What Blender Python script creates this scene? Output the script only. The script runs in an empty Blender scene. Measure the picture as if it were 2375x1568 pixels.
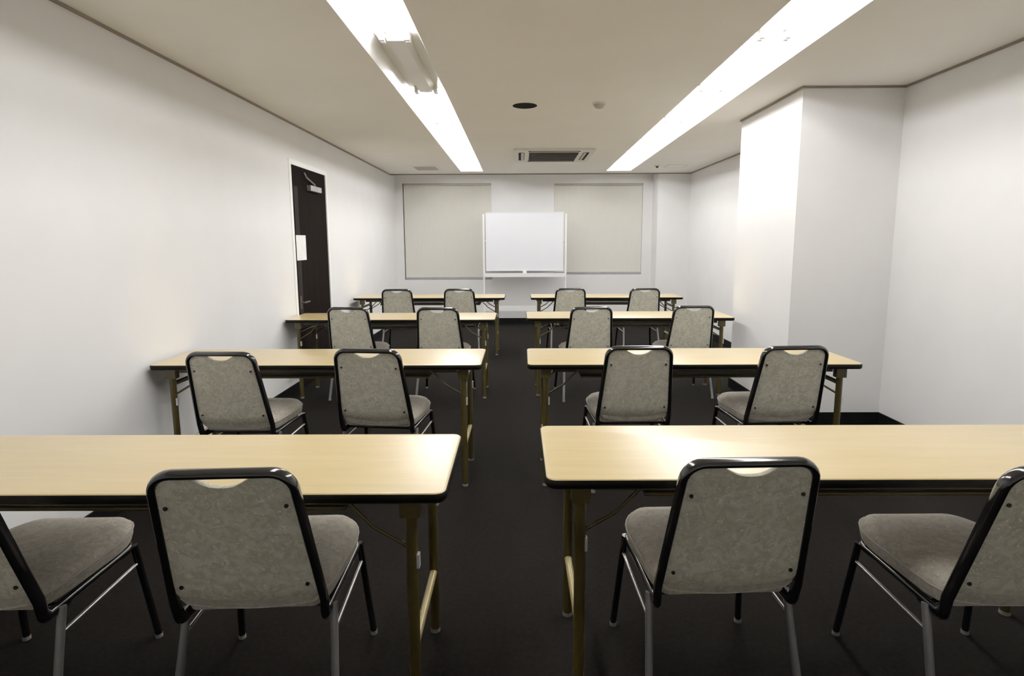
import bpy, bmesh, math, random
from mathutils import Vector, Matrix

random.seed(7)
sc = bpy.context.scene
COL = sc.collection
PI = math.pi

# ------------------------------------------------------------------ dimensions
H = 2.4066                 # ceiling height
XL, XR = -2.03, 2.6575     # left and right walls
YB, YF = 8.95, -1.3        # far wall, wall behind the viewer
YC = 8.604                 # ceiling edge / face of the far pilaster
PX0, PY0, PY1 = 1.953, 3.896, 4.933   # pillar on the right
QX0 = 2.155                # far right pilaster
DY0, DY1, DH = 4.887, 5.737, 2.043    # door opening

# ------------------------------------------------------------------ mesh helpers
def box(bm, x0, x1, y0, y1, z0, z1, mi=0):
    vs = [bm.verts.new(p) for p in ((x0,y0,z0),(x1,y0,z0),(x1,y1,z0),(x0,y1,z0),
                                    (x0,y0,z1),(x1,y0,z1),(x1,y1,z1),(x0,y1,z1))]
    for f in ((3,2,1,0),(4,5,6,7),(0,1,5,4),(1,2,6,5),(2,3,7,6),(3,0,4,7)):
        bm.faces.new([vs[i] for i in f]).material_index = mi
    return vs

def prism(bm, poly, z0, z1, mi=0):
    a = [bm.verts.new((x, y, z0)) for x, y in poly]
    b = [bm.verts.new((x, y, z1)) for x, y in poly]
    n = len(poly)
    bm.faces.new(a[::-1]).material_index = mi
    bm.faces.new(b).material_index = mi
    for i in range(n):
        bm.faces.new((a[i], a[(i+1) % n], b[(i+1) % n], b[i])).material_index = mi

def loft(bm, rings, cap=True, closed=True, mi=0):
    R = [[bm.verts.new(p) for p in r] for r in rings]
    n = len(R[0])
    for k in range(len(R)-1):
        for i in range(n if closed else n-1):
            j = (i+1) % n
            bm.faces.new((R[k][i], R[k][j], R[k+1][j], R[k+1][i])).material_index = mi
    if cap:
        bm.faces.new(R[0][::-1]).material_index = mi
        bm.faces.new(R[-1]).material_index = mi
    return R

def tube(bm, pts, ra, rb=None, n=12, ref=(0,1,0), cap=True, mi=0):
    """Sweep an ellipse along pts; rb is the half size along ref, ra across it."""
    rb = ra if rb is None else rb
    P = [Vector(p) for p in pts]
    nrm = Vector(ref)
    rings = []
    for i, p in enumerate(P):
        if i == 0: t = P[1]-P[0]
        elif i == len(P)-1: t = P[-1]-P[-2]
        else: t = (P[i+1]-p).normalized() + (p-P[i-1]).normalized()
        t.normalize()
        nrm = nrm - t*nrm.dot(t)
        nrm.normalize()
        bi = t.cross(nrm)
        rings.append([p + bi*(ra*math.cos(2*PI*k/n)) + nrm*(rb*math.sin(2*PI*k/n)) for k in range(n)])
    loft(bm, rings, cap, True, mi)

def rounded_path(pts, radii, seg=6):
    """Polyline with its inner corners rounded."""
    P = [Vector(p) for p in pts]
    out = [P[0]]
    for i in range(1, len(P)-1):
        a, b, c = P[i-1], P[i], P[i+1]
        r = radii[i-1]
        u, v = (a-b).normalized(), (c-b).normalized()
        ang = u.angle(v)
        d = r/math.tan(ang/2)
        s, e = b+u*d, b+v*d
        cen = b + (u+v).normalized()*(r/math.sin(ang/2))
        q0, q1 = s-cen, e-cen
        tot = q0.angle(q1)
        for k in range(seg+1):
            w = k/seg
            out.append(cen + (q0*math.sin((1-w)*tot) + q1*math.sin(w*tot))/math.sin(tot))
    out.append(P[-1])
    return out

def disc(bm, cx, cy, z0, z1, r0, r1=None, n=32, mi=0):
    r1 = r0 if r1 is None else r1
    loft(bm, [[(cx+r0*math.cos(2*PI*k/n), cy+r0*math.sin(2*PI*k/n), z0) for k in range(n)],
              [(cx+r1*math.cos(2*PI*k/n), cy+r1*math.sin(2*PI*k/n), z1) for k in range(n)]], mi=mi)

def rrect(x0, x1, y0, y1, r, seg=6):
    """Rounded rectangle; r may be one radius or four (x0y0, x1y0, x1y1, x0y1)."""
    if not isinstance(r, (tuple, list)): r = (r,)*4
    out = []
    for (cx, cy, a, q) in ((x0+r[0], y0+r[0], PI, r[0]), (x1-r[1], y0+r[1], 1.5*PI, r[1]),
                           (x1-r[2], y1-r[2], 0, r[2]), (x0+r[3], y1-r[3], .5*PI, r[3])):
        for k in range(seg+1):
            t = a + .5*PI*k/seg
            out.append((cx+q*math.cos(t), cy+q*math.sin(t)))
    return out

def obj(name, bm, mats, parent=None, smooth=None, loc=(0,0,0), rz=0.0):
    bmesh.ops.recalc_face_normals(bm, faces=bm.faces)
    me = bpy.data.meshes.new(name)
    bm.to_mesh(me); bm.free()
    if not isinstance(mats, (list, tuple)): mats = [mats]
    for m in mats: me.materials.append(m)
    if smooth is not None:
        for p in me.polygons: p.use_smooth = True
        me.set_sharp_from_angle(angle=math.radians(smooth))
    o = bpy.data.objects.new(name, me)
    COL.objects.link(o)
    o.location = loc; o.rotation_euler = (0,0,rz)
    if parent: o.parent = parent
    return o

def tag(o, label=None, cat=None, group=None, kind=None):
    for k, v in (('label',label),('category',cat),('group',group),('kind',kind)):
        if v: o[k] = v
    return o

def thing(name, label, cat, loc=(0,0,0), rz=0.0, group=None, kind=None):
    o = bpy.data.objects.new(name, None)
    o.empty_display_size = .1
    COL.objects.link(o)
    o.location = loc; o.rotation_euler = (0,0,rz)
    return tag(o, label, cat, group, kind)

def struct(name, bm, m, parent=None, smooth=None):
    o = obj(name, bm, m, parent, smooth)
    if not parent: o['kind'] = 'structure'
    return o

def copy_tree(o, parent=None):
    c = o.copy(); COL.objects.link(c)
    if parent: c.parent = parent
    for ch in list(o.children): copy_tree(ch, c)
    return c

# ------------------------------------------------------------------ materials
def new_mat(name, col, rough=.5, metal=0.0, spec=.5):
    m = bpy.data.materials.new(name); m.use_nodes = True
    nt = m.node_tree; b = nt.nodes['Principled BSDF']
    b.inputs['Base Color'].default_value = (*col, 1)
    b.inputs['Roughness'].default_value = rough
    b.inputs['Metallic'].default_value = metal
    b.inputs['Specular IOR Level'].default_value = spec
    return m, nt, b

def noise_mat(name, c0, c1, scale, rough=.5, metal=0.0, spec=.5, detail=4, bump=0.0, stretch=(1,1,1), lo=.3, hi=.7, bscale=None):
    m, nt, b = new_mat(name, c0, rough, metal, spec)
    N = nt.nodes; L = nt.links
    tc = N.new('ShaderNodeTexCoord'); mp = N.new('ShaderNodeMapping')
    mp.inputs['Scale'].default_value = stretch
    L.new(tc.outputs['Object'], mp.inputs['Vector'])
    nz = N.new('ShaderNodeTexNoise'); nz.inputs['Scale'].default_value = scale; nz.inputs['Detail'].default_value = detail
    L.new(mp.outputs['Vector'], nz.inputs['Vector'])
    cr = N.new('ShaderNodeValToRGB')
    cr.color_ramp.elements[0].position = lo; cr.color_ramp.elements[1].position = hi
    cr.color_ramp.elements[0].color = (*c0,1); cr.color_ramp.elements[1].color = (*c1,1)
    L.new(nz.outputs['Fac'], cr.inputs['Fac'])
    L.new(cr.outputs['Color'], b.inputs['Base Color'])
    if bump:
        n2 = N.new('ShaderNodeTexNoise'); n2.inputs['Scale'].default_value = bscale or scale*4
        L.new(tc.outputs['Object'], n2.inputs['Vector'])
        bp = N.new('ShaderNodeBump'); bp.inputs['Strength'].default_value = bump; bp.inputs['Distance'].default_value = .002
        L.new(n2.outputs['Fac'], bp.inputs['Height']); L.new(bp.outputs['Normal'], b.inputs['Normal'])
    return m

M = {}
M['wall']    = noise_mat('painted_wall', (.755,.748,.745), (.785,.778,.772), 3, .75, spec=.25, bump=.06, bscale=160)
M['ceiling'] = noise_mat('ceiling_board', (.85,.82,.755), (.88,.85,.785), 2, .85, spec=.2, bump=.05, bscale=120)
M['carpet']  = noise_mat('dark_carpet', (.0042,.0035,.0030), (.0080,.0067,.0058), 60, .95, spec=.06, detail=6, bump=.6, bscale=500)
M['cornice'] = noise_mat('taupe_cornice', (.20,.165,.13), (.23,.19,.155), 8, .6)
M['skirting']= noise_mat('black_skirting', (.0025,.0025,.003), (.005,.005,.0055), 12, .6, spec=.1)
M['wood']    = None
M['edge']    = noise_mat('black_edge_rubber', (.0015,.0012,.001), (.003,.0025,.002), 20, .5, spec=.12)
M['bronze']  = noise_mat('bronze_tube', (.048,.036,.009), (.066,.050,.013), 10, .36, metal=.3)
M['bar']     = noise_mat('lit_bronze_bar', (.30,.24,.10), (.36,.29,.13), 10, .38, metal=.3)  # leg bronze made lighter, light caught by the lower crossbar put into its colour
M['under']   = noise_mat('table_underside', (.035,.026,.014), (.05,.038,.02), 6, .7)
M['frame']   = noise_mat('dark_chrome', (.0035,.003,.0032), (.006,.0055,.006), 12, .14, spec=.75)
M['leg']     = noise_mat('grey_chair_leg', (.15,.145,.145), (.19,.185,.185), 12, .32, metal=.35)
M['chrome']  = noise_mat('bright_rod', (.50,.47,.45), (.60,.57,.55), 12, .25, metal=.8)
M['glide']   = noise_mat('pale_glide', (.15,.14,.125), (.19,.175,.155), 20, .4)
M['white']   = noise_mat('white_enamel', (.80,.80,.80), (.84,.84,.84), 4, .35)
M['board']   = noise_mat('whiteboard_face', (.79,.80,.85), (.82,.83,.88), 2, .25)
M['alu']     = noise_mat('pale_metal', (.62,.62,.64), (.70,.70,.72), 8, .35, metal=.5)
M['blind']   = noise_mat('blind_fabric', (.665,.645,.585), (.70,.68,.62), 90, .85, spec=.2, stretch=(1,1,.05))
M['blindbar']= noise_mat('blind_bar', (.24,.24,.26), (.30,.30,.32), 10, .5)
M['door']    = noise_mat('dark_door', (.006,.0042,.0038), (.010,.0075,.0068), 4, .75, spec=.01, stretch=(8,8,.4))
M['doorlite']= noise_mat('door_edge', (.014,.011,.0105), (.02,.016,.015), 4, .6, spec=.03, stretch=(8,8,.4))
M['doorframe']=noise_mat('white_door_frame', (.86,.85,.83), (.90,.89,.87), 3, .45)
M['steel']   = noise_mat('closer_steel', (.35,.34,.33), (.45,.44,.43), 12, .35, metal=.7)
M['paper']   = noise_mat('paper', (.78,.77,.76), (.84,.83,.82), 12, .8)
M['pan']     = noise_mat('fixture_enamel', (.78,.76,.72), (.82,.80,.76), 3, .25)
M['grille']  = noise_mat('dark_grille', (.040,.030,.022), (.055,.043,.032), 30, .7)
M['hole']    = noise_mat('near_black', (.004,.0028,.002), (.007,.005,.0035), 30, .9, spec=.08)
M['acwhite'] = noise_mat('ac_plastic', (.62,.60,.53), (.66,.64,.57), 6, .5)
M['screw']   = noise_mat('black_screw', (.004,.004,.004), (.008,.008,.008), 40, .4)
M['ventgrey']= noise_mat('vent_grey', (.40,.38,.32), (.46,.44,.38), 12, .6)

def fabric_mat(name, base, light, dark):
    m, nt, b = new_mat(name, base, .85, 0, .25)
    N = nt.nodes; L = nt.links
    tc = N.new('ShaderNodeTexCoord')
    oi = N.new('ShaderNodeObjectInfo')
    add = N.new('ShaderNodeVectorMath'); add.operation = 'ADD'
    sc_ = N.new('ShaderNodeMath'); sc_.operation = 'MULTIPLY'; sc_.inputs[1].default_value = 37.0
    L.new(oi.outputs['Random'], sc_.inputs[0])
    L.new(tc.outputs['Object'], add.inputs[0]); L.new(sc_.outputs[0], add.inputs[1])
    # soft mottling
    n1 = N.new('ShaderNodeTexNoise'); n1.inputs['Scale'].default_value = 30; n1.inputs['Detail'].default_value = 4
    n1.inputs['Distortion'].default_value = 1.6
    L.new(add.outputs[0], n1.inputs['Vector'])
    r1 = N.new('ShaderNodeValToRGB')
    r1.color_ramp.elements[0].position = .38; r1.color_ramp.elements[0].color = (*dark,1)
    r1.color_ramp.elements[1].position = .62; r1.color_ramp.elements[1].color = (*base,1)
    L.new(n1.outputs['Fac'], r1.inputs['Fac'])
    # pale curls and flecks
    n2 = N.new('ShaderNodeTexNoise'); n2.inputs['Scale'].default_value = 60; n2.inputs['Detail'].default_value = 2
    n2.inputs['Distortion'].default_value = 2.5
    L.new(add.outputs[0], n2.inputs['Vector'])
    r2 = N.new('ShaderNodeValToRGB')
    r2.color_ramp.elements[0].position = .60; r2.color_ramp.elements[0].color = (0,0,0,1)
    r2.color_ramp.elements[1].position = .74; r2.color_ramp.elements[1].color = (1,1,1,1)
    L.new(n2.outputs['Fac'], r2.inputs['Fac'])
    mx = N.new('ShaderNodeMix'); mx.data_type = 'RGBA'
    mul = N.new('ShaderNodeMath'); mul.operation = 'MULTIPLY'; mul.inputs[1].default_value = .9
    L.new(r2.outputs['Color'], mul.inputs[0]); L.new(mul.outputs[0], mx.inputs['Factor'])
    L.new(r1.outputs['Color'], mx.inputs['A']); mx.inputs['B'].default_value = (*light,1)
    L.new(mx.outputs['Result'], b.inputs['Base Color'])
    bp = N.new('ShaderNodeBump'); bp.inputs['Strength'].default_value = .25; bp.inputs['Distance'].default_value = .002
    L.new(n2.outputs['Fac'], bp.inputs['Height']); L.new(bp.outputs['Normal'], b.inputs['Normal'])
    return m
M['back']  = fabric_mat('speckled_back_fabric', (.66,.63,.505), (.95,.92,.81), (.49,.465,.355))
M['seat']  = fabric_mat('speckled_seat_fabric', (.44,.40,.335), (.62,.58,.49), (.345,.31,.255))
M['pipe']  = noise_mat('seat_piping', (.40,.37,.33), (.46,.43,.38), 40, .8)

def wood_mat():
    m, nt, b = new_mat('maple_laminate', (.6,.46,.25), .34, 0, .55)
    N = nt.nodes; L = nt.links
    tc = N.new('ShaderNodeTexCoord'); mp = N.new('ShaderNodeMapping')
    mp.inputs['Scale'].default_value = (1.2, 16, 1)
    L.new(tc.outputs['Object'], mp.inputs['Vector'])
    n1 = N.new('ShaderNodeTexNoise'); n1.inputs['Scale'].default_value = 2.2; n1.inputs['Detail'].default_value = 6
    n1.inputs['Distortion'].default_value = .6
    L.new(mp.outputs['Vector'], n1.inputs['Vector'])
    cr = N.new('ShaderNodeValToRGB')
    cr.color_ramp.elements[0].position = .3; cr.color_ramp.elements[0].color = (.545,.405,.165,1)
    cr.color_ramp.elements[1].position = .72; cr.color_ramp.elements[1].color = (.61,.465,.205,1)
    L.new(n1.outputs['Fac'], cr.inputs['Fac']); L.new(cr.outputs['Color'], b.inputs['Base Color'])
    b.inputs['Coat Weight'].default_value = 1.0; b.inputs['Coat Roughness'].default_value = .33
    return m
M['wood'] = wood_mat()

def emit_mat(name, col, strength):
    m = bpy.data.materials.new(name); m.use_nodes = True
    nt = m.node_tree; nt.nodes.remove(nt.nodes['Principled BSDF'])
    e = nt.nodes.new('ShaderNodeEmission')
    e.inputs['Color'].default_value = (*col,1); e.inputs['Strength'].default_value = strength
    nt.links.new(e.outputs[0], nt.nodes['Material Output'].inputs['Surface'])
    return m
M['tube'] = emit_mat('lit_fluorescent_tube', (1.0,.992,.982), 52.0)

def glass_mat():
    m, nt, b = new_mat('window_glass', (.9,.95,.95), .03)
    b.inputs['Transmission Weight'].default_value = 1.0
    b.inputs['IOR'].default_value = 1.45
    return m
M['glass'] = glass_mat()

# ------------------------------------------------------------------ room shell
T = .15
bm = bmesh.new(); box(bm, XL-T, XR+T, YF-T, YB+T+.2, -.1, 0); struct('floor', bm, M['carpet'])

bm = bmesh.new()
box(bm, XL-T, XL, YF-T, DY0-.045, 0, H+.2)
box(bm, XL-T, XL, DY1+.045, YB+T, 0, H+.2)
box(bm, XL-T, XL, DY0-.045, DY1+.045, DH+.045, H+.2)
struct('wall_left', bm, M['wall'])
bm = bmesh.new(); box(bm, XR, XR+T, YF-T, YB+T, 0, H+.2); struct('wall_right', bm, M['wall'])
bm = bmesh.new(); box(bm, XL, XR, YF-T, YF, 0, H+.2); struct('wall_front', bm, M['wall'])
# far wall with two window openings
WX = ((-1.915, -.465), (.555, 2.000))
WZ = ((.735, 2.300), (.815, 2.290))
bm = bmesh.new()
cuts = [XL, WX[0][0], WX[0][1], WX[1][0], WX[1][1], XR]
for i in (0, 2, 4): box(bm, cuts[i], cuts[i+1], YB, YB+T, 0, H+.2)
for (x0, x1), (z0, z1) in zip(WX, WZ):
    box(bm, x0, x1, YB, YB+T, 0, z0); box(bm, x0, x1, YB, YB+T, z1, H+.2)
struct('wall_back', bm, M['wall'])
bm = bmesh.new(); box(bm, PX0, XR, PY0, PY1, 0, H); struct('wall_pillar', bm, M['wall'])
bm = bmesh.new(); box(bm, QX0, XR, YC, YB, 0, H); struct('wall_pilaster', bm, M['wall'])

# light strips: centre line and half width (the right one runs very slightly askew)
def strip_x(side, y):
    return (-.68 - .007*(y-2.6)) if side == 'left' else (1.385 + .0165*(y-2.6))
HW = {'left': .168, 'right': .182}
Y0S, Y1S = 1.0615, 8.315
bm = bmesh.new()
def ceil_poly(poly): prism(bm, poly, H, H+.095)
l0, l1 = strip_x('left', Y0S), strip_x('left', Y1S)
r0, r1 = strip_x('right', Y0S), strip_x('right', Y1S)
hl, hr = HW['left'], HW['right']
ceil_poly([(XL,Y0S),(l0-hl,Y0S),(l1-hl,Y1S),(XL,Y1S)])
ceil_poly([(l0+hl,Y0S),(r0-hr,Y0S),(r1-hr,Y1S),(l1+hl,Y1S)])
ceil_poly([(r0+hr,Y0S),(XR,Y0S),(XR,Y1S),(r1+hr,Y1S)])
box(bm, XL, XR, YF, Y0S, H, H+.095)
box(bm, XL, XR, Y1S, YC, H, H+.095)
box(bm, XL, XR, YF, YC, H+.095, H+.2)
box(bm, XL, XR, YC, YB, H+.12, H+.2)
struct('ceiling', bm, M['ceiling'])

# cornice: thin dark strip where the walls meet the ceiling
cs, ch = .012, .014
bm = bmesh.new(); box(bm, XL, XL+cs, YF, YC, H-ch, H); struct('trim_1', bm, M['cornice'])
bm = bmesh.new()
box(bm, XR-cs, XR, YF, PY0, H-ch, H); box(bm, PX0-cs, XR, PY0-cs, PY0, H-ch, H)
box(bm, PX0-cs, PX0, PY0, PY1+cs, H-ch, H); box(bm, PX0, XR, PY1, PY1+cs, H-ch, H)
box(bm, XR-cs, XR, PY1+cs, YC, H-ch, H); box(bm, QX0-cs, XR-cs, YC-cs, YC, H-ch, H)
struct('trim_2', bm, M['cornice'])
bm = bmesh.new(); box(bm, XL+cs, QX0-cs, YC-cs, YC+.006, H-.016, H); struct('trim_3', bm, M['cornice'])

# skirting
bh, bt = .09, .009
bm = bmesh.new(); box(bm, XL, XL+bt, YF, DY0-.045, 0, bh); box(bm, XL, XL+bt, DY1+.045, YB, 0, bh); struct('baseboard_left', bm, M['skirting'])
bm = bmesh.new(); box(bm, XL+bt, QX0, YB-bt, YB, 0, bh); box(bm, QX0-bt, QX0, YC, YB-bt, 0, bh); box(bm, QX0-bt, XR-bt, YC-bt, YC, 0, bh); struct('baseboard_back', bm, M['skirting'])
bm = bmesh.new()
box(bm, XR-bt, XR, YF, PY0, 0, bh); box(bm, PX0-bt, XR-bt, PY0-bt, PY0, 0, bh)
box(bm, PX0-bt, PX0, PY0, PY1+bt, 0, bh); box(bm, PX0, XR-bt, PY1, PY1+bt, 0, bh); box(bm, XR-bt, XR, PY1+bt, YC, 0, bh)
struct('baseboard_right', bm, M['skirting'])

# windows behind the blinds
for k, ((x0, x1), (z0, z1)) in enumerate(zip(WX, WZ)):
    w = thing('window_%d' % (k+1), None, None, ((x0+x1)/2, YB, z0), kind='structure')
    hw, hh = (x1-x0)/2, z1-z0
    bm = bmesh.new()
    box(bm, -hw, hw, .09, .15, 0, .04); box(bm, -hw, hw, .09, .15, hh-.04, hh)
    for a in (-hw, -.02, hw-.04): box(bm, a, a+.04, .09, .15, .04, hh-.04)
    obj('window_frame', bm, M['alu'], w)
    bm = bmesh.new(); box(bm, -hw+.04, hw-.04, .118, .124, .04, hh-.04); obj('pane', bm, M['glass'], w)

# ------------------------------------------------------------------ door in the left wall
d = thing('door_1', 'near-black door with a white frame in the left wall', 'door', (XL, (DY0+DY1)/2, 0), kind='structure')
hwd = (DY1-DY0)/2
bm = bmesh.new()
box(bm, -.05, .006, -hwd-.045, -hwd, 0, DH+.045); box(bm, -.05, .006, hwd, hwd+.045, 0, DH+.045)
box(bm, -.05, .006, -hwd, hwd, DH, DH+.045)
obj('door_frame', bm, M['doorframe'], d)
bm = bmesh.new(); box(bm, -.048, -.004, -hwd, hwd, .004, DH); leaf = obj('door_leaf', bm, M['door'], d)
bm = bmesh.new(); box(bm, -.004, -.001, -hwd+.045, -hwd+.135, .60, 1.86); obj('door_stile', bm, M['doorlite'], d)
cl = None
bm = bmesh.new(); box(bm, -.004, .034, -.06, .22, 1.845, 1.895); cl = obj('door_closer', bm, M['steel'], d)
bm = bmesh.new()
tube(bm, [(.012,.10,1.895),(.012,.10,1.915),(.030,-.14,1.955),(.004,-.13,2.0)], .008, n=8, ref=(1,0,0))
obj('closer_arm', bm, M['steel'], cl, 40)
bm = bmesh.new()
tube(bm, rounded_path([(-.004,-hwd+.075,.80),(.035,-hwd+.075,.80),(.035,-hwd+.19,.80)], [.012]), .009, n=10, ref=(0,0,1))
box(bm, -.004, .002, -hwd+.055, -hwd+.095, .74, .86)
obj('door_handle', bm, M['grille'], d, 40)
bm = bmesh.new(); box(bm, 0, .0015, -.11, .11, -.115, .115)
o = obj('notice_sheet', bm, M['paper'], None, None, (XL-.001, 5.035, 1.305)); tag(o, 'blank white paper sheet stuck on the black door', 'paper sheet')

# ------------------------------------------------------------------ roller blinds
def blind(x0, x1, ztop, zbot, label):
    t = thing('roller_blind', label, 'blind', ((x0+x1)/2, YB+.045, ztop), 0, 'roller blinds on the far wall')
    hw, L = (x1-x0)/2, ztop-zbot
    n = 60
    bm = bmesh.new()
    rings = []
    for i in range(n+1):
        x = -hw + 2*hw*i/n
        y = .011*math.sin(3.6*x+1.0) + .003*math.sin(7.1*x)
        rings.append([(x, y-.001, 0), (x, y-.001, -L+.02), (x, y+.001, -L+.02), (x, y+.001, 0)])
    loft(bm, rings)
    obj('blind_fabric', bm, M['blind'], t, 50)
    bm = bmesh.new(); tube(bm, [(-hw,.0,-.012),(hw,.0,-.012)], .022, n=14, ref=(0,1,0)); obj('roller_tube', bm, M['ventgrey'], t, 40)
    bm = bmesh.new(); box(bm, -hw, hw, -.011, .011, -L, -L+.030); obj('bottom_bar', bm, M['blindbar'], t)
    return t
blind(-1.898, -.468, 2.298, .742, 'cream roller blind left of the whiteboard, hanging lower')
blind(.558, 1.997, 2.288, .822, 'cream roller blind right of the whiteboard, ending slightly higher')

# ------------------------------------------------------------------ fluorescent fixtures
PITCH = 1.0355
GAP = .004
def make_fixture(side, lit):
    w = HW[side]; L = PITCH/2 - GAP/2
    root = thing('fluorescent_light', 'x', 'ceiling light')
    bm = bmesh.new()
    prof = [(-w,0),(-w,.006),(-w+.006,.010),(-w+.045,.080),(w-.045,.080),(w-.006,.010),(w,.006),(w,0),
            (w+0,.0),(w-.003,.088),(-w+.003,.088)]
    prof = [(-w+.001,.0),(-w+.045,.086),(w-.045,.086),(w-.001,.0),(w-.001,.0945),(-w+.001,.0945)]
    loft(bm, [[(x,-L,z) for x,z in prof],[(x,L,z) for x,z in prof]])
    obj('reflector_pan', bm, M['pan'], root)
    bm = bmesh.new()
    prof = [(-.036,.086),(-.018,.070),(.018,.070),(.036,.086)] if lit else [(-.066,.086),(-.046,.046),(.046,.046),(.066,.086)]
    loft(bm, [[(x,-L,z) for x,z in prof],[(x,L,z) for x,z in prof]])
    obj('ballast_cover', bm, M['pan'], root)
    for s in (-1, 1):
        if lit:
            bm = bmesh.new(); tube(bm, [(s*.070,-L+.03,.054),(s*.070,L-.03,.054)], .0150, n=10, ref=(0,0,1))
            obj('fluorescent_tube', bm, M['tube'], root, 50)
        for e in (-1, 1):
            bm = bmesh.new(); box(bm, s*.070-.013, s*.070+.013, min(e*(L-.03),e*(L-.004)), max(e*(L-.03),e*(L-.004)), .040, .086)
            obj('lamp_holder', bm, M['pan'], root)
    return root
protos = {}
LABELS = {
 ('left',0): 'lit twin-tube light in the left ceiling strip, cut by the photo top edge',
 ('left',1): 'unlit grey recessed light between lit ones in the left ceiling strip',
 ('left',2): 'lit recessed light just beyond the unlit one in the left strip',
 ('left',3): 'second lit recessed light beyond the unlit one in the left strip',
 ('left',4): 'third lit recessed light beyond the unlit one in the left strip',
 ('left',5): 'farthest lit recessed light of the left strip, beside the small square vent',
 ('right',0): 'lit recessed light of the right ceiling strip, cut by the photo top edge',
 ('right',1): 'lit right-strip light above the near corner of the wall pillar',
 ('right',2): 'lit right-strip light beside the far half of the wall pillar',
 ('right',3): 'lit right-strip light just past the far corner of the wall pillar',
 ('right',4): 'lit right-strip light next to the ceiling air conditioner, second from the far end',
 ('right',5): 'farthest lit light of the right ceiling strip, ending near the far wall',
}
for side in ('left','right'):
    for i in range(-1, 6):
        yc = 3.1345 + PITCH*(i-1) + PITCH/2
        lit = not (side == 'left' and i == 1)
        if (side,lit) not in protos:
            r = make_fixture(side, lit); protos[(side,lit)] = r
        else:
            r = copy_tree(protos[(side,lit)])
        r.location = (strip_x(side, yc), yc, H)
        r.rotation_euler = (0,0, math.atan(.007) if side == 'left' else -math.atan(.0165))
        tag(r, LABELS.get((side,i), 'lit recessed ceiling light overhead behind the viewer, %s strip' % side), 'ceiling light',
            'fluorescent lights in the %s ceiling strip' % side)

# ------------------------------------------------------------------ things on the ceiling
t = thing('recessed_downlight', 'round black recessed fitting in the ceiling between the light strips', 'ceiling fitting', (.04, 4.377, H))
bm = bmesh.new()
n = 40
prof = [(.100,0),(.112,0),(.112,-.004),(.102,-.006),(.096,-.004)]
R = [[bm.verts.new((r*math.cos(2*PI*k/n), r*math.sin(2*PI*k/n), z)) for r, z in prof] for k in range(n)]
for k in range(n):
    for j in range(len(prof)):
        bm.faces.new((R[k][j], R[k][(j+1)%len(prof)], R[(k+1)%n][(j+1)%len(prof)], R[(k+1)%n][j]))
obj('trim_ring', bm, M['ceiling'], t, 40)
bm = bmesh.new(); disc(bm, 0, 0, -.0035, 0, .098); obj('dark_cone', bm, M['hole'], t)

t = thing('smoke_detector', 'small grey dome smoke detector right of the black round fitting', 'smoke detector', (.613, 4.32, H))
bm = bmesh.new(); disc(bm, 0, 0, -.012, 0, .052, .056); obj('detector_base', bm, M['acwhite'], t, 40)
bm = bmesh.new()
loft(bm, [[(r*math.cos(2*PI*k/24), r*math.sin(2*PI*k/24), z) for k in range(24)] for r, z in ((.046,-.011),(.042,-.024),(.030,-.036),(.016,-.040),(.004,-.041))])
obj('detector_dome', bm, M['ventgrey'], t, 50)

# four-way ceiling cassette
t = thing('air_conditioner', 'white square ceiling air conditioner with a dark middle grille', 'air conditioner', (.40, 6.79, H))
bm = bmesh.new()
S, q = .47, .30
slots = []
def ring_panel(bm, S, zi, z1):
    prism(bm, rrect(-S, S, -S, S, .05), zi, z1)
ring_panel(bm, S, -.022, 0)
obj('cassette_panel', bm, M['acwhite'], t)
bm = bmesh.new()
prism(bm, rrect(-.29, .29, -.31, .31, .02), -.030, -.022)
gr = obj('intake_grille', bm, M['grille'], t)
bm = bmesh.new()
for i in range(9):
    y = -.28 + .07*i
    box(bm, -.285, .285, y-.006, y+.006, -.034, -.030)
obj('grille_slat', bm, M['hole'], gr)
for k in range(4):
    a = k*PI/2
    bm = bmesh.new()
    poly = rrect(-.30, .30, .345, .415, .025)
    prism(bm, [(x*math.cos(a)-y*math.sin(a), x*math.sin(a)+y*math.cos(a)) for x, y in poly], -.0235, -.0215)
    obj('air_outlet', bm, M['hole'], t)
    bm = bmesh.new()
    vs = []
    for x, y, z in ((-.28,.352,-.0265),(.28,.352,-.0265),(.28,.385,-.0235),(-.28,.385,-.0235)):
        vs.append((x*math.cos(a)-y*math.sin(a), x*math.sin(a)+y*math.cos(a), z))
    f = [bm.verts.new(v) for v in vs] ; g = [bm.verts.new((v[0],v[1],v[2]+.002)) for v in vs]
    bm.faces.new(f); bm.faces.new(g[::-1])
    for i in range(4): bm.faces.new((f[i], f[(i+1)%4], g[(i+1)%4], g[i]))
    obj('louvre_flap', bm, M['ventgrey'], t)

t = thing('ceiling_vent', 'small square grey ceiling vent near the far left corner', 'ceiling vent', (-1.33, 7.86, H))
bm = bmesh.new(); prism(bm, rrect(-.19,.19,-.21,.21,.03), -.014, 0); obj('vent_frame', bm, M['ceiling'], t)
bm = bmesh.new()
for i in range(7):
    y = -.165 + .055*i
    box(bm, -.155, .155, y-.016, y+.016, -.017, -.014)
obj('vent_slats', bm, M['ventgrey'], t)
t = thing('ceiling_sprinkler', 'tiny dark sprinkler at the far right end of the ceiling', 'sprinkler', (1.93, 7.80, H))
bm = bmesh.new(); disc(bm, 0, 0, -.006, 0, .045); obj('cover_plate', bm, M['acwhite'], t, 40)
bm = bmesh.new(); disc(bm, 0, 0, -.03, -.006, .014, .022, 16); obj('sprinkler_nozzle', bm, M['grille'], t, 40)
t = thing('access_panel', 'faint flat ceiling plate beside the tiny sprinkler, far right', 'ceiling panel', (2.20, 7.82, H))
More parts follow.
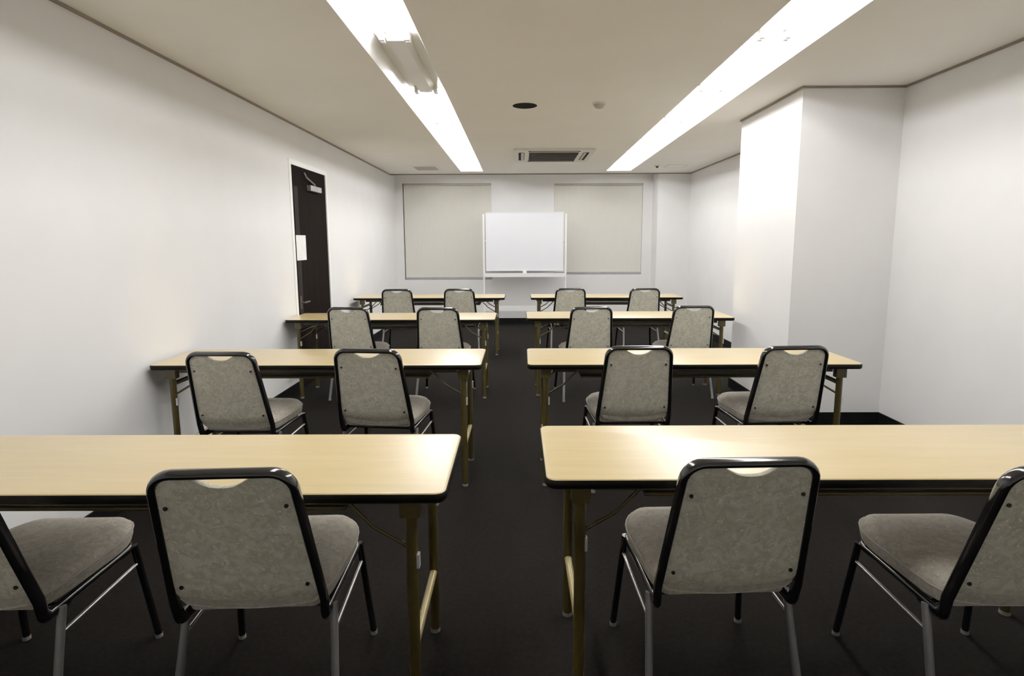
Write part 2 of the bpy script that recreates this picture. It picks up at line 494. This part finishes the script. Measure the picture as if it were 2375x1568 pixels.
bm = bmesh.new(); prism(bm, rrect(-.15,.15,-.15,.15,.02), -.008, 0); obj('panel_plate', bm, M['ceiling'], t)
bm = bmesh.new()
for a, b, c, e in ((-.13,.13,-.13,-.122),(-.13,.13,.122,.13),(-.13,-.122,-.122,.122),(.122,.13,-.122,.122)): box(bm, a, b, c, e, -.0095, -.008)
obj('panel_groove', bm, M['ventgrey'], t)

# ------------------------------------------------------------------ whiteboard on a stand
WBY = 8.6
t = thing('whiteboard', 'blank white mobile whiteboard on a white stand before the far wall', 'whiteboard', (.0735, WBY, 0))
bm = bmesh.new(); box(bm, -.603, .603, -.008, .012, .906, 1.807); obj('board_panel', bm, M['board'], t)
bm = bmesh.new()
fw = .008
box(bm, -.612, .612, -.013, .016, 1.807, 1.817); box(bm, -.612, .612, -.013, .016, .896, .906)
box(bm, -.612, -.603, -.013, .016, .906, 1.807); box(bm, .603, .612, -.013, .016, .906, 1.807)
obj('board_frame', bm, M['white'], t)
for s in (-1, 1):
    bm = bmesh.new(); prism(bm, rrect(s*.648-.016, s*.648+.016, -.018, .018, .006, 3), .07, 1.79); obj('post', bm, M['white'], t, 40)
    bm = bmesh.new()
    tube(bm, [(s*.648,-.26,.055),(s*.648,-.20,.062),(s*.648,.20,.062),(s*.648,.26,.055)], .017, n=10, ref=(0,0,1)); ft = obj('stand_foot', bm, M['white'], t, 40)
    for e in (-1, 1):
        bm = bmesh.new(); tube(bm, [(s*.648-.012,e*.235,.024),(s*.648+.012,e*.235,.024)], .024, n=16, ref=(0,0,1)); obj('caster_wheel', bm, M['edge'], ft, 40)
    bm = bmesh.new(); tube(bm, [(s*.632,0,1.36),(s*.603,0,1.36)], .014, n=12, ref=(0,0,1)); obj('pivot_knob', bm, M['alu'], t, 40)
bm = bmesh.new()
prof = [(-.075,.802),(-.075,.864),(-.068,.864),(-.068,.842),(.0,.842),(.0,.802)]
loft(bm, [[(x,y,z) for y,z in prof] for x in (-.634,.634)])
tr = obj('pen_tray', bm, M['white'], t)
bm = bmesh.new(); box(bm, -.03, .03, -.02, .010, .840, .898); obj('tray_bracket', bm, M['white'], t)
bm = bmesh.new(); box(bm, -.633, .633, -.012, .012, .254, .333); obj('crossbar', bm, M['white'], t)

# ------------------------------------------------------------------ folding tables
TZ, TL, TD, TH = .70, 1.8, .45, .028
def make_table():
    root = thing('folding_table', 'x', 'table')
    # local: x -.9..+.9, y 0..TD, floor at z=0
    hl = TL/2
    def ring(ins, z, r=.032): return [(x, y, z) for x, y in rrect(-hl+ins, hl-ins, ins, TD-ins, max(r-ins,.005))]
    bm = bmesh.new()
    loft(bm, [ring(.003, TZ-TH+.003), ring(.003, TZ-.0035), ring(.006, TZ-.0008), ring(.011, TZ)])
    obj('tabletop', bm, M['wood'], root, 30)
    bm = bmesh.new()
    a = [ring(.004, TZ-TH), ring(.0, TZ-TH+.005), ring(0, TZ-.006), ring(.003, TZ-.003), ring(.0035, TZ-.0035)]
    loft(bm, a, cap=False)
    obj('edge_band', bm, M['edge'], root, 60)
    bm = bmesh.new(); prism(bm, [(x,y) for x,y in rrect(-hl+.004, hl-.004, .004, TD-.004, .028)], TZ-TH-.001, TZ-TH+.003); obj('underside', bm, M['under'], root)
    # rails under the top
    for y in (.060, TD-.060):
        bm = bmesh.new(); box(bm, -hl+.14, hl-.14, y-.010, y+.010, TZ-TH-.026, TZ-TH-.001); obj('rail', bm, M['under'], root)
    # shelf for books
    bm = bmesh.new(); box(bm, -hl+.30, hl-.30, .11, .40, .600, .606); sh = obj('shelf', bm, M['under'], root)
    bm = bmesh.new()
    tube(bm, [(-hl+.30,.11,.606),(hl-.30,.11,.606)], .0075, n=8, ref=(0,0,1)); obj('shelf_rim', bm, M['bronze'], sh, 50)
    for x in (-hl+.31, hl-.31):
        for y in (.13, .38):
            bm = bmesh.new(); box(bm, x-.012, x+.012, y-.002, y+.002, .606, TZ-TH-.001); obj('hanger', bm, M['bronze'], sh)
    for s in (-1, 1):
        lx = s*(hl-.102)
        for y in (.048, TD-.048):
            bm = bmesh.new()
            tube(bm, [(lx,y,.014),(lx,y,TZ-TH-.001)], .0165, .0165, n=14, ref=(0,1,0)); lg = obj('leg', bm, M['bronze'], root, 50)
            bm = bmesh.new(); disc(bm, lx, y, 0, .012, .0175, .0165, 14); obj('glide', bm, M['glide'], lg, 40)
            bm = bmesh.new(); box(bm, lx+.010, lx+.021, y-.009, y+.009, .465, .505); obj('lock_clip', bm, M['alu'], lg)
            bm = bmesh.new(); box(bm, lx-.027, lx+.027, y-.018, y+.018, TZ-TH-.055, TZ-TH-.001); obj('hinge_bracket', bm, M['bronze'], lg)
            bm = bmesh.new()
            tube(bm, rounded_path([(lx,y,.520),(lx-s*.10,y,.580),(lx-s*.185,y,TZ-TH-.004)], [.05]), .0055, n=8, ref=(0,1,0)); obj('brace', bm, M['bronze'], root, 50)
        bm = bmesh.new()
        tube(bm, [(lx,.048,.225),(lx,TD-.048,.225)], .0125, n=12, ref=(0,0,1)); obj('crossbar', bm, M['bar'], root, 50)
        bm = bmesh.new()
        tube(bm, [(lx,.048,.585),(lx,TD-.048,.585)], .0125, n=12, ref=(0,0,1)); obj('crossbar', bm, M['bronze'], root, 50)
    return root
# aisle-side near corner (x, y), rotation, aisle on the right (L) or left (R)
TABLES = [
 ('L', -.196, 1.3345, .006, 'folding table nearest the viewer, left of the aisle, running off the photo'),
 ('R',  .069, 1.4165, .005, 'folding table nearest the viewer, right of the aisle, bright glare on its top'),
 ('L', -.209, 2.8265, -.001, 'folding table of the second row left, its end at the white wall'),
 ('R',  .037, 2.8329, -.002, 'folding table of the second row right, just before the pillar'),
 ('L', -.214, 4.5406, .001, 'folding table of the third row left, in front of the black door'),
 ('R',  .0545, 4.6099, .001, 'folding table of the third row right, its end beside the pillar'),
 ('L', -.1834, 6.3433, .001, 'farthest folding table left of the aisle, past the black door'),
 ('R',  .1261, 6.3439, -.001, 'farthest folding table right of the aisle, near the whiteboard'),
]
tproto = None
for side, x, y, r, lab in TABLES:
    if tproto is None: o = tproto = make_table()
    else: o = copy_tree(tproto)
    off = -TL/2 if side == 'L' else TL/2
    o.location = (x+off*math.cos(r), y+off*math.sin(r), 0)
    o.rotation_euler = (0,0,r)
    tag(o, 'long maple-topped ' + lab, 'table', 'long folding tables in four rows')

# ------------------------------------------------------------------ chairs
ZB, ZT, LEAN = .383, .818, .111
def yl(z): return -LEAN*(z-ZB)/(ZT-ZB)          # lean line of the back
def half(z): return .2025 + (.1755-.2025)*(z-ZB)/(.773-ZB)   # outer half width of the back frame
def make_chair():
    root = thing('stacking_chair', 'x', 'chair')
    # back frame: inverted U, its feet bending forward under the seat
    c = .009
    pts = []
    for s in (-1, 1):
        side = [(s*.188,.085,.352),(s*.190,.004,.354),(s*(half(ZB)-c),yl(ZB+.03),ZB+.03),(s*(half(ZT)-c),yl(ZT-c),ZT-c)]
        pts.append(side)
    path = pts[0] + pts[1][::-1]
    P = rounded_path(path, [.022,.012,.052,.052,.012,.022], 6)
    bm = bmesh.new(); tube(bm, P, .0095, .0125, n=14, ref=(1,0,0)) if False else None
    # orient the long axis of the oval across the back plane
    nrm = Vector((0, -(ZT-ZB), -LEAN)).normalized()
    def oval(bm, P, ra, rb):
        Q = [Vector(p) for p in P]; rings = []; n = 14
        prev = Vector((0,0,1))
        for i, p in enumerate(Q):
            if i == 0: t_ = Q[1]-Q[0]
            elif i == len(Q)-1: t_ = Q[-1]-Q[-2]
            else: t_ = (Q[i+1]-p).normalized()+(p-Q[i-1]).normalized()
            t_.normalize()
            w = prev - t_*prev.dot(t_); w.normalize(); prev = w
            b_ = t_.cross(w)
            rings.append([p + b_*(ra*math.cos(2*PI*k/n)) + w*(rb*math.sin(2*PI*k/n)) for k in range(n)])
        loft(bm, rings)
    oval(bm, P, .0115, .0165)
    obj('back_frame', bm, M['frame'], root, 50)

    # back shell and front pad
    def shell(back, front, zb, zt, scoop, ins, nx=18, nz=16):
        bm = bmesh.new()
        def pt(i, j, off, sh=0.0):
            s = -1 + 2*i/nx; tt = j/nz
            z = zb + (zt-zb)*tt
            hw = half(z) - ins
            r = .038
            dz = zt - z
            if dz < r: hw -= r - math.sqrt(max(r*r-(r-dz)**2, 0))
            db = z - zb
            if db < .02: hw -= .02 - math.sqrt(max(.0004-(.02-db)**2, 0))
            x = s*max(hw, .02)
            z2 = z + .020*(s*s-1)*(1-tt)**4 - scoop*math.exp(-abs(x/.060)**3)*tt**10
            y = yl(z2) + off(s, tt)
            return (x, y, z2)
        B = [[bm.verts.new(pt(i,j,back)) for i in range(nx+1)] for j in range(nz+1)]
        F = [[bm.verts.new(pt(i,j,front)) for i in range(nx+1)] for j in range(nz+1)]
        for j in range(nz):
            for i in range(nx):
                bm.faces.new((B[j][i],B[j][i+1],B[j+1][i+1],B[j+1][i]))
                bm.faces.new((F[j][i],F[j+1][i],F[j+1][i+1],F[j][i+1]))
        for j in range(nz):
            for i in (0, nx):
                bm.faces.new((B[j][i],B[j+1][i],F[j+1][i],F[j][i]))
        for i in range(nx):
            for j in (0, nz):
                bm.faces.new((B[j][i],F[j][i],F[j][i+1],B[j][i+1]))
        return bm
    def bk(s, t_):   # rear face: gently bowed, rolling forward along the bottom
        roll = .028*max(0, 1-t_/.14)**1.3
        return -.007 - .004*(1-s*s) + roll
    bm = shell(bk, lambda s, t_: .006, .398, .803, .030, .013)
    obj('back_panel', bm, M['back'], root, 60)
    def fr(s, t_):
        e = (1-s**6)*(1-(2*t_-1)**8)
        return .006 + .030*max(e, 0)**.5
    bm = shell(lambda s, t_: .002 + .004*max(0,(t_-.9)/.1), fr, .405, .797, .040, .018)
    obj('backrest', bm, M['seat'], root, 60)
    for x, z in ((-.143,.717),(.143,.717),(-.160,.47),(.160,.47)):
        bm = bmesh.new()
        q = yl(z) - .0088 - .004*(1-(x/(half(z)-.0155))**2)
        tube(bm, [(x, q+.006, z),(x, q-.0012, z)], .0055, n=12, ref=(0,0,1)); obj('screw', bm, M['screw'], root, 40)

    # seat cushion
    def sring(ins, z, dz=0):
        pts = []
        for (x, y) in rrect(-1, 1, 0, 1, (.18,.18,.42,.42), 7):
            yy = .008 + ins + y*(.408-2*ins)
            wv = (.190 + .022*min(1, y*1.3)) - ins
            pts.append((x*wv, yy, z + dz*0))
        return pts
    bm = bmesh.new()
    loft(bm, [sring(.020,.372), sring(.004,.376), sring(.0,.392), sring(.0,.408), sring(.003,.420), sring(.012,.431),
              sring(.030,.440), sring(.060,.446), sring(.100,.450), sring(.150,.452)])
    st = obj('seat', bm, M['seat'], root, 60)
    bm = bmesh.new()
    rg = sring(-.001,.412); rg = rg + [rg[0], rg[1]]
    tube(bm, rg, .0032, n=6, ref=(0,0,1)); obj('piping', bm, M['pipe'], st, 60)

    # seat frame
    bm = bmesh.new()
    P = rounded_path([(-.190,.03,.357),(-.198,.358,.360),(.198,.358,.360),(.190,.03,.357)], [.04,.04], 6)
    tube(bm, P, .0095, .0120, n=12, ref=(0,0,1))
    tube(bm, [(-.192,.055,.357),(.192,.055,.357)], .009, n=10, ref=(0,0,1))
    box(bm, -.17, .17, .06, .34, .362, .374)
    obj('seat_frame', bm, M['frame'], root, 50)
    # legs
    for s in (-1, 1):
        for a, b in (((s*.199,.345,.362),(s*.2245,.387,.012)), ((s*.199,.052,.358),(s*.217,-.045,.012))):
            bm = bmesh.new(); tube(bm, [a, b], .0108, n=12, ref=(1,0,0)); lg = obj('leg', bm, M['leg'] if a[1] < .2 else M['frame'], root, 50)
            bm = bmesh.new(); disc(bm, b[0], b[1], 0, .013, .0122, .0114, 14); obj('glide', bm, M['glide'], lg, 40)
        bm = bmesh.new(); tube(bm, [(s*.2035,.352,.296),(s*.2025,.033,.288)], .0055, n=10, ref=(0,0,1)); obj('stretcher', bm, M['chrome'], root, 50)
    return root

CHAIRS = [
 (-1.466, 1.309,  1.8, 'at the nearest left table, cut off by the photo left edge'),
 ( -.717, 1.323,  3.0, 'at the nearest left table, whole back showing beside the aisle'),
 (  .567, 1.387,  2.3, 'at the nearest right table, whole back showing beside the aisle'),
 ( 1.319, 1.336,   .7, 'at the nearest right table, cut off by the photo right edge'),
 (-1.480, 2.710, -1.6, 'in the second row left table, by the white wall'),
 ( -.764, 2.775, -5.5, 'in the second row left table, next to the aisle'),
 (  .610, 2.840,  1.9, 'in the second row right table, next to the aisle'),
 ( 1.406, 2.835,  3.7, 'in the second row right table, in front of the pillar'),
 (-1.426, 4.545, -4.5, 'in the third row left table, in front of the black door'),
 ( -.674, 4.510, -3.5, 'in the third row left table, next to the aisle'),
 (  .581, 4.530,  5.0, 'in the third row right table, next to the aisle'),
 ( 1.445, 4.592,  4.2, 'in the third row right table, beside the pillar'),
 (-1.420, 6.287,  0.0, 'at the farthest left table, on the side of the door wall'),
 ( -.701, 6.303, -1.5, 'at the farthest left table, on the aisle side'),
 (  .578, 6.330,  3.0, 'at the farthest right table, on the aisle side'),
 ( 1.430, 6.301,  3.0, 'at the farthest right table, on the right wall side'),
]
cproto = None
for x, y, r, lab in CHAIRS:
    if cproto is None: o = cproto = make_chair()
    else: o = copy_tree(cproto)
    o.location = (x, y, 0); o.rotation_euler = (0,0,math.radians(r))
    tag(o, 'grey speckled chair ' + lab, 'chair', 'grey stacking chairs at the tables')

# ------------------------------------------------------------------ camera
cam_d = bpy.data.cameras.new('camera'); cam = bpy.data.objects.new('camera', cam_d); COL.objects.link(cam)
f, cx, cy, pitch, yaw, roll, C = 1252.3914, 1197.1037, 723.1763, .1285, -.0076, .0036, 1.3507
def axes(v):
    x, y, z = v
    x, y = math.cos(yaw)*x - math.sin(yaw)*y, math.sin(yaw)*x + math.cos(yaw)*y
    dd = y*math.cos(pitch) - z*math.sin(pitch); u = y*math.sin(pitch) + z*math.cos(pitch)
    return (math.cos(roll)*x - math.sin(roll)*u, math.sin(roll)*x + math.cos(roll)*u, dd)
E3 = [axes(e) for e in ((1,0,0),(0,1,0),(0,0,1))]
right = Vector([E3[k][0] for k in range(3)]); up = Vector([E3[k][1] for k in range(3)]); fwd = Vector([E3[k][2] for k in range(3)])
Rm = Matrix((right, up, -fwd)).transposed().to_4x4()
cam.matrix_world = Matrix.Translation((0,0,C)) @ Rm
cam_d.sensor_fit = 'HORIZONTAL'; cam_d.sensor_width = 36.0
cam_d.lens = 36.0*f/2375
cam_d.shift_x = (1187.5-cx)/2375; cam_d.shift_y = (cy-784)/2375
cam_d.clip_start = .05; cam_d.clip_end = 60
sc.camera = cam

# ------------------------------------------------------------------ world and view
w = bpy.data.worlds.new('world'); sc.world = w; w.use_nodes = True
w.node_tree.nodes['Background'].inputs['Color'].default_value = (.02,.025,.04,1)
w.node_tree.nodes['Background'].inputs['Strength'].default_value = .3
sc.view_settings.view_transform = 'Standard'
sc.view_settings.look = 'None'
sc.view_settings.exposure = 0.0
sc.view_settings.gamma = 1.2
sc.cycles.max_bounces = 10
sc.cycles.diffuse_bounces = 6
sc.cycles.sample_clamp_indirect = 8.0
